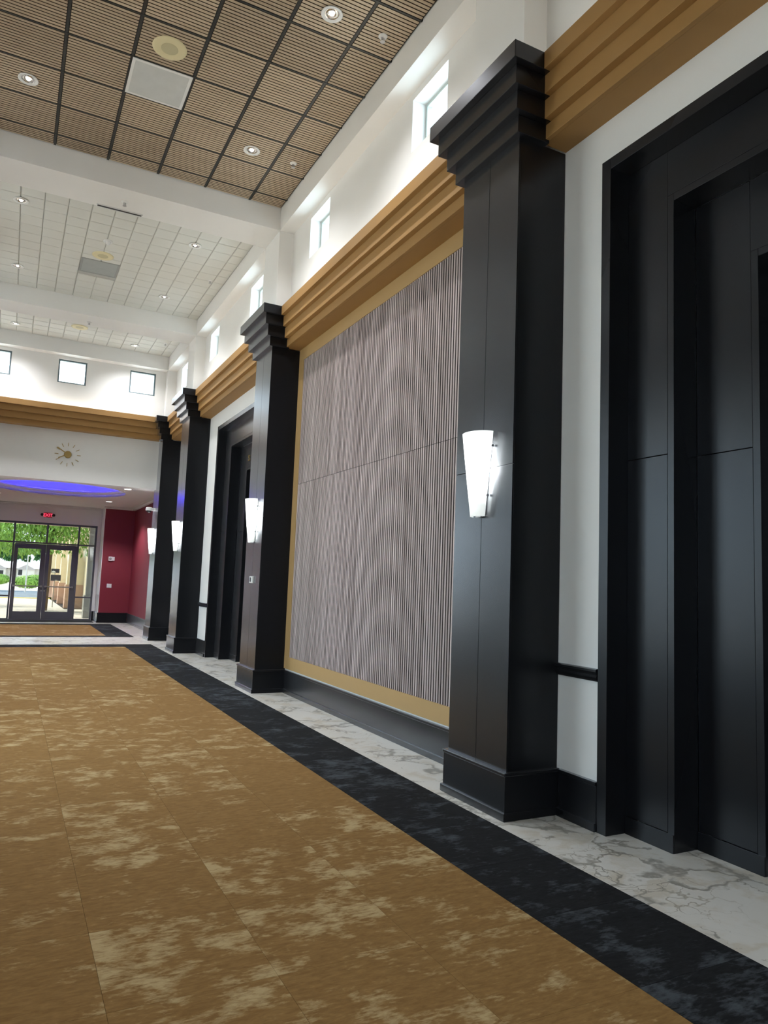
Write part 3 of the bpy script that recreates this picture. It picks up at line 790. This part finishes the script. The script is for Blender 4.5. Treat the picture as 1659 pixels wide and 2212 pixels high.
# white corner strips where the burgundy meets the entrance recess
trim(B(2.345, 2.36, 22.385, 22.45, .285, ZV), white); trim(B(mir(2.36), mir(2.345), 22.385, 22.45, .285, ZV), white)
baseboard('baseboard_right', [(17.15, 22.37)], x=VX); baseboard('baseboard_left', [(17.15, 22.37)], x=mir(VX), side=1)
baseboard('baseboard_far', [(2.36, 3.15)], axis='x', x=22.4); baseboard('baseboard_far', [(mir(3.15), mir(2.36))], axis='x', x=22.4)
baseboard('baseboard_right', [(22.38, YV-.04)], x=2.36); baseboard('baseboard_left', [(22.38, YV-.04)], x=mir(2.36), side=1)
baseboard('baseboard_far', [(2.264, 2.32)], axis='x', x=YV)
# ceiling with the round blue-lit recess
ccx, ccy, RR = CX, 18.63, 1.47
rx0, rx1, ry0, ry1 = mir(3.45), 3.45, 17.131, YV+.12
angs = sorted(set([2*PI*i/72 for i in range(72)]+[math.atan2(y-ccy, x-ccx) % (2*PI) for x in (rx0, rx1) for y in (ry0, ry1)]))
def rectpt(a):
    c, s = math.cos(a), math.sin(a); ts = []
    if c > 1e-9: ts.append((rx1-ccx)/c)
    if c < -1e-9: ts.append((rx0-ccx)/c)
    if s > 1e-9: ts.append((ry1-ccy)/s)
    if s < -1e-9: ts.append((ry0-ccy)/s)
    t_ = min(ts); return (ccx+t_*c, ccy+t_*s)
mb = MB(); nn = len(angs)
for zz in (ZV, ZV+.03):
    for a in angs: mb.v.append((ccx+RR*math.cos(a), ccy+RR*math.sin(a), zz)); mb.v.append(rectpt(a)+(zz,))
for i in range(nn):
    j = (i+1) % nn; o_ = 2*nn
    mb.f += [(2*i, 2*i+1, 2*j+1, 2*j), (o_+2*i, o_+2*j, o_+2*j+1, o_+2*i+1), (2*i, 2*j, o_+2*j, o_+2*i), (2*i+1, o_+2*i+1, o_+2*j+1, 2*j+1)]
vceil = build('ceiling', mb, warmwhite, kind='structure')
build('cove_ring', MB().lathe([(RR, 0), (RR, .06), (RR-.06, .075), (RR-.10, .10), (RR-.10, .13), (RR+.02, .13), (RR+.02, 0)], (ccx, ccy, ZV), 72), warmwhite, vceil, smooth=False)
build('recess_dome', MB().lathe([(RR+.16, .131), (RR+.16, .40), (RR+.06, .47), (0, .50)], (ccx, ccy, ZV), 72), white, vceil, smooth=True)
build('recess_shelf', MB().lathe([(RR+.02, .125), (RR+.16, .125), (RR+.16, .131), (RR+.02, .131)], (ccx, ccy, ZV), 72), white, vceil)
build('blue_light_strip', MB().lathe([(RR+.03, .132), (RR+.07, .132), (RR+.07, .15), (RR+.03, .15), (RR+.03, .132)], (ccx, ccy, ZV), 72), blueled, vceil)
build('roof', B(rx0, rx1, ry0, ry1, ZV+.56, ZV+.66), warmwhite, vceil)
# crown moulding in two steps
mb = MB()
for (d, z0) in ((.07, ZV-.055), (.16, ZV-.02)):
    mb.box(VX-d, VX-.001, 17.14, 22.4, z0, ZV); mb.box(mir(VX-.001), mir(VX-d), 17.14, 22.4, z0, ZV)
    mb.box(2.30, VX-d, 22.4-d, 22.4, z0, ZV); mb.box(mir(VX-d), mir(2.30), 22.4-d, 22.4, z0, ZV)
    mb.box(mir(2.30), 2.30, YV-d, YV-.001, z0, ZV)
trim(mb, warmwhite)
for x, y, lb in ((2.26, 17.30, 'bright square vestibule downlight beside the blue cove, nearer the hall'), (2.245, 20.72, 'bright vestibule downlight beyond the blue cove, near the burgundy wall'),
                 (-.44, 17.30, 'vestibule downlight on the left side near the hall'), (-.425, 20.72, 'vestibule downlight on the left side near the doors')):
    t = thing('vestibule_downlight', lb, 'downlight', (x, y, ZV), 'vestibule downlights')
    build('trim_ring', MB().lathe([(.07, -.002), (.1, -.008), (.1, 0)], (x, y, ZV), 24), whiteplastic, t)
    build('lens', MB().lathe([(0, -.006), (.072, -.006)], (x, y, ZV), 24), canlamp, t)
    ld = bpy.data.lights.new('lens_light', 'SPOT'); ld.energy = 60; ld.spot_size = 2.2; ld.spot_blend = .5; ld.shadow_soft_size = .06
    lo = bpy.data.objects.new('lens_light', ld); COL.objects.link(lo); lo.parent = t; lo.location = (0, 0, -.02)

# exit sign
t = thing('exit_sign', 'red lit EXIT sign with two emergency lamp heads above the entrance doors', 'exit sign', (.878, YV, 3.03))
build('housing', B(.765, .99, YV-.045, YV-.001, 2.955, 3.115), whiteplastic, t, bevel=.004)
redback = mat('exit_face_red', (120, 10, 25), .5, emit=((1, .02, .06), .03))
redled = mat('exit_letters', (255, 60, 90), .5, emit=((1, .07, .14), .45))
build('face', B(.772, .983, YV-.049, YV-.0455, 2.963, 3.107), redback, t)
cu = bpy.data.curves.new('letters', 'FONT'); cu.body = 'EXIT'; cu.size = .125; cu.extrude = .002; cu.align_x = 'CENTER'; cu.space_character = .95
tmp = bpy.data.objects.new('tmp', cu); COL.objects.link(tmp)
me = bpy.data.meshes.new_from_object(tmp.evaluated_get(bpy.context.evaluated_depsgraph_get())); bpy.data.objects.remove(tmp)
me.materials.append(redled); lo = bpy.data.objects.new('exit_letters', me); COL.objects.link(lo); lo.parent = t
lo.rotation_euler = (PI/2, 0, 0); lo.location = (0, -.052, -.04)
for s in (-1, 1):
    x = .878+s*.155
    build('lamp_head', MB().lathe([(0, -.06), (.035, -.055), (.042, -.02), (.03, 0)], (x, YV-.01, 3.04), 16, 'y'), darkplastic, t, smooth=True)

# storefront
n_door = 1
t = thing('door_1', None, None, (CX, YV+.06, 0), kind='structure')
A = lambda nm, *b, m=alum, par=None, bev=.002: build(nm, B(*b), m, par or t, bevel=bev)
ya, yb = YV+.03, YV+.10
def msym(nm, x0, x1, *rest, **k):
    A(nm, x0, x1, *rest, **k); A(nm, mir(x1), mir(x0), *rest, **k)
A('head', mir(2.262), 2.262, ya, yb, 2.752, 2.81)
A('threshold', mir(2.262), 2.262, ya-.02, yb+.02, 0, .018)
msym('jamb', 2.208, 2.262, ya, yb, .018, 2.752)
msym('mullion', 1.742, 1.79, ya, yb, .018, 2.752)
A('transom_bar', mir(1.742), 1.742, ya, yb, 2.19, 2.235)
A('transom_mullion', .885, .935, ya, yb, 2.235, 2.752)
msym('sidelight_bar', 1.79, 2.208, ya, yb, 2.19, 2.235)
msym('sidelight_bar', 1.79, 2.208, ya, yb, .655, .70)
msym('sidelight_bar', 1.79, 2.208, ya, yb, .018, .045)
ym = (ya+yb)/2
for x0, x1, z0, z1 in ((mir(1.742), .885, 2.235, 2.752), (.935, 1.742, 2.235, 2.752), (1.79, 2.208, 2.235, 2.752), (mir(2.208), mir(1.79), 2.235, 2.752),
                       (1.79, 2.208, .70, 2.19), (mir(2.208), mir(1.79), .70, 2.19), (1.79, 2.208, .045, .655), (mir(2.208), mir(1.79), .045, .655)):
    build('pane', B(x0, x1, ym-.004, ym+.004, z0, z1), tinted, t)
for x0, x1, hs in ((.0805, .9085, -1), (.9115, 1.7395, 1)):
    a_, b_ = x0, x1
    dl = build('door_leaf', MB().box(a_, a_+.10, ya+.005, yb-.005, .02, 2.185).box(b_-.13, b_, ya+.005, yb-.005, .02, 2.185).box(a_+.10, b_-.13, ya+.005, yb-.005, .02, .243).box(a_+.10, b_-.13, ya+.005, yb-.005, 2.04, 2.185), alum, t, bevel=.002)
    build('door_pane', B(a_+.10, b_-.13, ym-.004, ym+.004, .243, 2.04), tinted, dl)
    build('push_bar', MB().tube((a_+.06, ya-.05, .965), (b_-.06, ya-.05, .965), .016, n=12).box(a_+.03, a_+.085, ya-.06, ya+.004, .94, .99).box(b_-.085, b_-.03, ya-.06, ya+.004, .94, .99), steel, dl, smooth=False)
    cx0 = a_+.02 if hs < 0 else b_-.30
    build('door_closer', B(cx0, cx0+.28, ya-.06, ya+.004, 2.13, 2.185), alum, dl, bevel=.006)
    lx = b_-.04 if hs < 0 else a_+.04
    build('lock', MB().lathe([(0, -.012), (.018, -.01), (.02, 0)], (lx, ya+.004, .84), 14, 'y'), steel, dl)

# things on the vestibule walls
t = thing('wall_speaker', 'small white strobe box on the burgundy wall, upper of two fittings', 'alarm', (2.61, 22.4, 1.84))
build('plate', B(2.62, 2.70, 22.375, 22.399, 1.785, 1.895), whiteplastic, t, bevel=.004)
build('body', B(2.53, 2.63, 22.345, 22.399, 1.778, 1.90), whiteplastic, t, bevel=.008)
build('lens', MB().lathe([(0, -.012), (.03, -.01), (.036, 0)], (2.58, 22.345, 1.84), 18, 'y'), greygrille, t, smooth=True)
t = thing('light_switch', 'white switch plate on the burgundy wall, lower of two fittings', 'switch', (2.605, 22.4, 1.06))
build('plate', B(2.54, 2.67, 22.388, 22.399, 1.005, 1.118), whiteplastic, t, bevel=.003)
for x in (2.575, 2.635): build('rocker', B(x-.017, x+.017, 22.382, 22.389, 1.03, 1.095), whiteplastic, t, bevel=.002)
t = thing('notice_board', 'tall white framed panel on the white return beside the entrance', 'board', (2.36, 22.82, 1.1))
build('frame', MB().box(2.335, 2.359, 22.58, 22.61, .79, 1.44).box(2.335, 2.359, 23.03, 23.06, .79, 1.44).box(2.335, 2.359, 22.61, 23.03, .79, .82).box(2.335, 2.359, 22.61, 23.03, 1.41, 1.44), whiteplastic, t, bevel=.003)
build('face', B(2.345, 2.359, 22.61, 23.03, .82, 1.41), whiteplastic, t)

# ------------------------------------------------------------------ outside
concrete = mat('pale_concrete', (190, 180, 168), .9, noise=(2, .08))
stucco = mat('cream_stucco', (228, 212, 178), .9, noise=(4, .04), bump=(150, .3))
stucco2 = mat('tan_stucco', (196, 160, 136), .9, noise=(4, .05), bump=(150, .3))
colgrey = mat('grey_stone', (150, 148, 138), .9, noise=(12, .1))
asphalt = mat('asphalt', (110, 122, 135), .9, noise=(3, .08))
grass = mat('lawn', (95, 140, 60), 1, noise=(3, .3))
leafm = mat('tree_leaves', (120, 160, 62), .6, noise=(1.2, .45))
leafm2 = mat('dark_tree_leaves', (62, 110, 56), .7, noise=(1.5, .4))
bark = mat('bark', (96, 78, 62), .9, noise=(20, .3))
roofm = mat('grey_shingle_roof', (176, 170, 168), .9, noise=(8, .1))
housem = mat('pale_house_wall', (214, 210, 200), .9)
build('ground', B(-160, 160, 54, 420, -1.5, -1.4), concrete, kind='structure')
tag(build('lawn', B(-60, 60, 62, 66, -1.39, -.30), grass, bevel=.05), 'strip of green lawn across the road', 'lawn')
build('ground', B(-60, 60, 54, 62, -.3, -.12), asphalt, kind='structure')
build('ground', B(-60, 60, 24.2, 42, -.2, -.06), blackgap, kind='structure')
pv = thing('paving', 'pale concrete entrance paving laid in long slabs', 'paving', (2, 28, 0))
y = 23.40; i = 0
while y < 41.5:
    for k in range(3 if y < 30 else 2):
        build('slab', B(-8+k*5, min(-3.01+k*5, 2.07) if k < 2 or y > 30 else 2.07+4.9, y, y+1.78, -.07, -.012), concrete, pv)
    y += 1.8; i += 1
tag(build('road', B(-60, 2.0, 42, 54, -.18, -.09), asphalt), 'blue-grey road beyond the paving', 'road')
tag(build('kerb', B(-60, 2.0, 41.8, 42, -.1, .02), mat('yellow_kerb', (214, 190, 70), .8, noise=(3, .1)), bevel=.01), 'painted kerb between paving and road', 'kerb')
# wing of the building on the right
t = thing('neighbour_building', 'cream stucco wing with tan base receding outside the right door', 'building', (3.4, 36, 0))
build('wall', B(2.45, 9, 32.2, 56, 0.9, 5.2), stucco, t); build('base_wall', B(2.42, 9.02, 32.17, 56, -.1, .9), stucco2, t)
for yy in (32.2, 36.7, 41.2, 45.7, 50.2):
    p_ = build('pier', B(2.12, 2.42, yy, yy+.55, .9, 5.2), stucco, t); build('pier_base', B(2.08, 2.42, yy-.03, yy+.58, -.05, .9), stucco2, p_)
build('roof_edge', B(1.9, 9.2, 31.9, 56, 5.2, 5.5), stucco2, t)
build('courtyard_wall', B(2.75, 3.0, 25.6, 32.15, -.05, 3.2), stucco, t)
for z0, z1, x0, x1, lb in ((1.36, 1.525, 1.50, 1.80, 'upper dark notice board with a white arc seen through the right door'), (1.04, 1.285, 1.50, 1.87, 'lower dark notice board seen through the right door')):
    t = thing('notice_board', lb, 'sign', ((x0+x1)/2, 32.0, 0), 'dark notice boards outside the right door')
    build('board', B(x0, x1, 31.98, 32.02, z0, z1), mat('dark_board', (58, 56, 66), .6), t)
    if z1 > 1.4:
        build('mark', MB().lathe([(0, -.004), (.075, -.004), (.075, 0), (0, 0)], (x0+.09, 31.979, z0+.01), 16, 'y', 0, PI), whiteplastic, t)
    else: build('mark', B(x0+.16, x0+.25, 31.975, 31.98, z0+.02, z0+.035), whiteplastic, t)
    build('post', B(x0+.13, x0+.16, 32.021, 32.05, -.05 if z1 < 1.4 else 1.29, z1), colgrey, t)
t = thing('porch_column', 'grey square stone column outside the right sidelight', 'column', (2.3, 24.9, 0))
build('shaft', B(2.20, 2.44, 24.75, 25.05, .70, 3.1), colgrey, t, bevel=.01); build('pedestal', B(2.16, 2.48, 24.71, 25.09, -.05, .70), colgrey, t, bevel=.01)
t = thing('porch_canopy', 'tan canopy slab over the entrance outside', 'canopy', (CX, 24.6, 2.85))
build('slab', B(-4, 6, 23.40, 25.4, 3.1, 3.3), stucco2, t); build('fascia', B(-4, 6, 25.1, 25.4, 2.86, 3.1), stucco, t)
build('ceiling_fixture', MB().lathe([(0, -.12), (.1, -.10), (.16, -.03), (.16, 0)], (.62, 25.0, 3.1), 20), stucco, t)
# trees
def tree(base, h, cr, label, nleaf, m, leafsize=.16, hang=True):
    t = thing('tree', label, 'tree', base, 'trees outside the entrance')
    rnd = random.Random(int(base[0]*100+base[1]*7)); b = Vector(base)
    mb = MB(); top = b+Vector((.1, 0, h*.55)); mb.tube(b, top, .16, .10, 10)
    for k in range(9):
        a = 2*PI*k/9+rnd.random(); e = top+Vector((math.cos(a)*cr*.7, math.sin(a)*cr*.7, h*(.05+.35*rnd.random())))
        mid = (top+e)/2+Vector((0, 0, .25)); mb.tube(top-Vector((0, 0, .25*rnd.random())), mid, .05, .035, 6); mb.tube(mid, e, .035, .012, 6)
    build('trunk', mb, bark, t)
    lf = MB()
    cl = [Vector((rnd.gauss(0, .45)*cr, rnd.gauss(0, .45)*cr, h*.72+rnd.gauss(0, .13)*h)) for _ in range(34)]
    for i in range(nleaf):
        c = cl[rnd.randrange(34)]; p = b+c+Vector((rnd.gauss(0, .32), rnd.gauss(0, .32), rnd.gauss(0, .28)-(abs(rnd.gauss(0, .35)) if hang else 0)))
        if p.z < b.z+h*.40: continue
        d = Vector((rnd.gauss(0, .5), rnd.gauss(0, .5), -1 if hang else rnd.gauss(0, 1))).normalized(); s_ = d.orthogonal().normalized()
        s_ = Matrix.Rotation(rnd.random()*6.28, 3, d) @ s_; L_ = leafsize*(.6+.8*rnd.random())
        nrm = d.cross(s_)*L_*.08
        lf.poly([p, p+d*L_*.5+s_*L_*.2+nrm, p+d*L_, p+d*L_*.5-s_*L_*.2+nrm])
    build('foliage', lf, m, t, kind='stuff')
tree((1.19, 29.4, -.05), 5.2, 1.75, 'bright green weeping tree filling the transom panes', 9000, leafm)
tree((-2.9, 33.5, -.05), 5.2, 2.0, 'bright green tree at the left side of the entrance view', 7000, leafm)
tree((-3.2, 62, -.1), 6.5, 3.2, 'darker green tree across the road', 5000, leafm2, .3, False)
for k, (x, y) in enumerate(((-22, 300), (-2, 320), (14, 310), (30, 330), (-45, 315))):
    tree((x, y, -1.4), 12+k % 3*2, 9, ['distant tree left of the far house', 'distant tree behind the far house roof', 'distant tree right of the far house', 'distant tree far behind the stucco wing', 'distant tree at the far left of the horizon'][k], 2500, leafm2, 1.8, False)
# house, car, lamp post, hedge
t = thing('house', 'low pale house with grey gabled roof far across the road', 'house', (0, 200, -1.4))
build('wall', B(-12, 7, 200, 210, -1.4, 1.9), housem, t)
build('roof', MB().prism([(199.2, 1.9), (210.8, 1.9), (205, 3.6)], 'x', -13, 8), roofm, t)
for xc, lb in ((3.7, 0), (-2.6, 1)):
    g_ = build('gable', MB().prism([(xc-2.3, 1.6), (xc+2.3, 1.6), (xc, 2.9)], 'y', 198.2, 204), roofm, t)
    build('gable_wall', MB().prism([(xc-1.9, -1.4), (xc+1.9, -1.4), (xc+1.9, 1.6), (xc, 2.7), (xc-1.9, 1.6)], 'y', 198.4, 203), housem, t)
for x0, x1, z0, z1 in ((2.0, 2.9, .3, 1.7), (-3.2, -1.2, -1.2, 1.3)):
    w_ = build('window', B(x0-.08, x1+.08, 198.3, 198.4, z0-.08, z1+.08), whiteplastic, t); build('pane', B(x0, x1, 198.26, 198.3, z0, z1), darkplastic, w_)
t = thing('lamp_post', 'slim white lamp post seen through the left door', 'lamp post', (1.09, 55.5, 0))
build('pole', MB().tube((1.09, 55.5, -.08), (1.09, 55.5, 4.6), .05, .03, 12), whiteplastic, t); build('lamp_head', B(.85, 1.33, 55.35, 55.65, 4.6, 4.7), whiteplastic, t, bevel=.02)
for k, (x, y) in enumerate(((3.6, 120), (1.9, 90), (-1.2, 110))):
    rnd = random.Random(k); lf = MB()
    for i in range(1500):
        v = Vector((rnd.gauss(0, 1), rnd.gauss(0, 1), rnd.gauss(0, 1))).normalized()*(.75+.25*rnd.random()); p_ = Vector((x+v.x*1.6, y+v.y*1.2, .15+v.z*.75))
        d = v.orthogonal().normalized()*.09; e = v.cross(d).normalized()*.13; lf.poly([p_-d, p_-e, p_+d, p_+e])
    t = thing('bush', ['rounded bush across the road, right of the lamp post', 'low bush just right of the lamp post', 'rounded bush left of the lamp post'][k], 'bush', (x, y, -.6), 'bushes across the road')
    build('foliage', lf, leafm, t, kind='stuff')

build('ground', B(-14, mir(3.45)-.01, YB, 24.1, -.2, -.03), concrete, kind='structure')
trim(B(mir(3.45)-3.2, mir(3.45)-.002, YB, 20, 4.3, 4.42), white)      # unseen roof slab added to keep direct sun out of the left openings
# unseen left overhang, added to keep the sun off the clerestory windows
for x0, x1 in ((mir(XU+1.6), mir(XU+.3)),):
    trim(B(x0, x1, YB, YFU+.4, ZC+.05, ZC+.2), white)
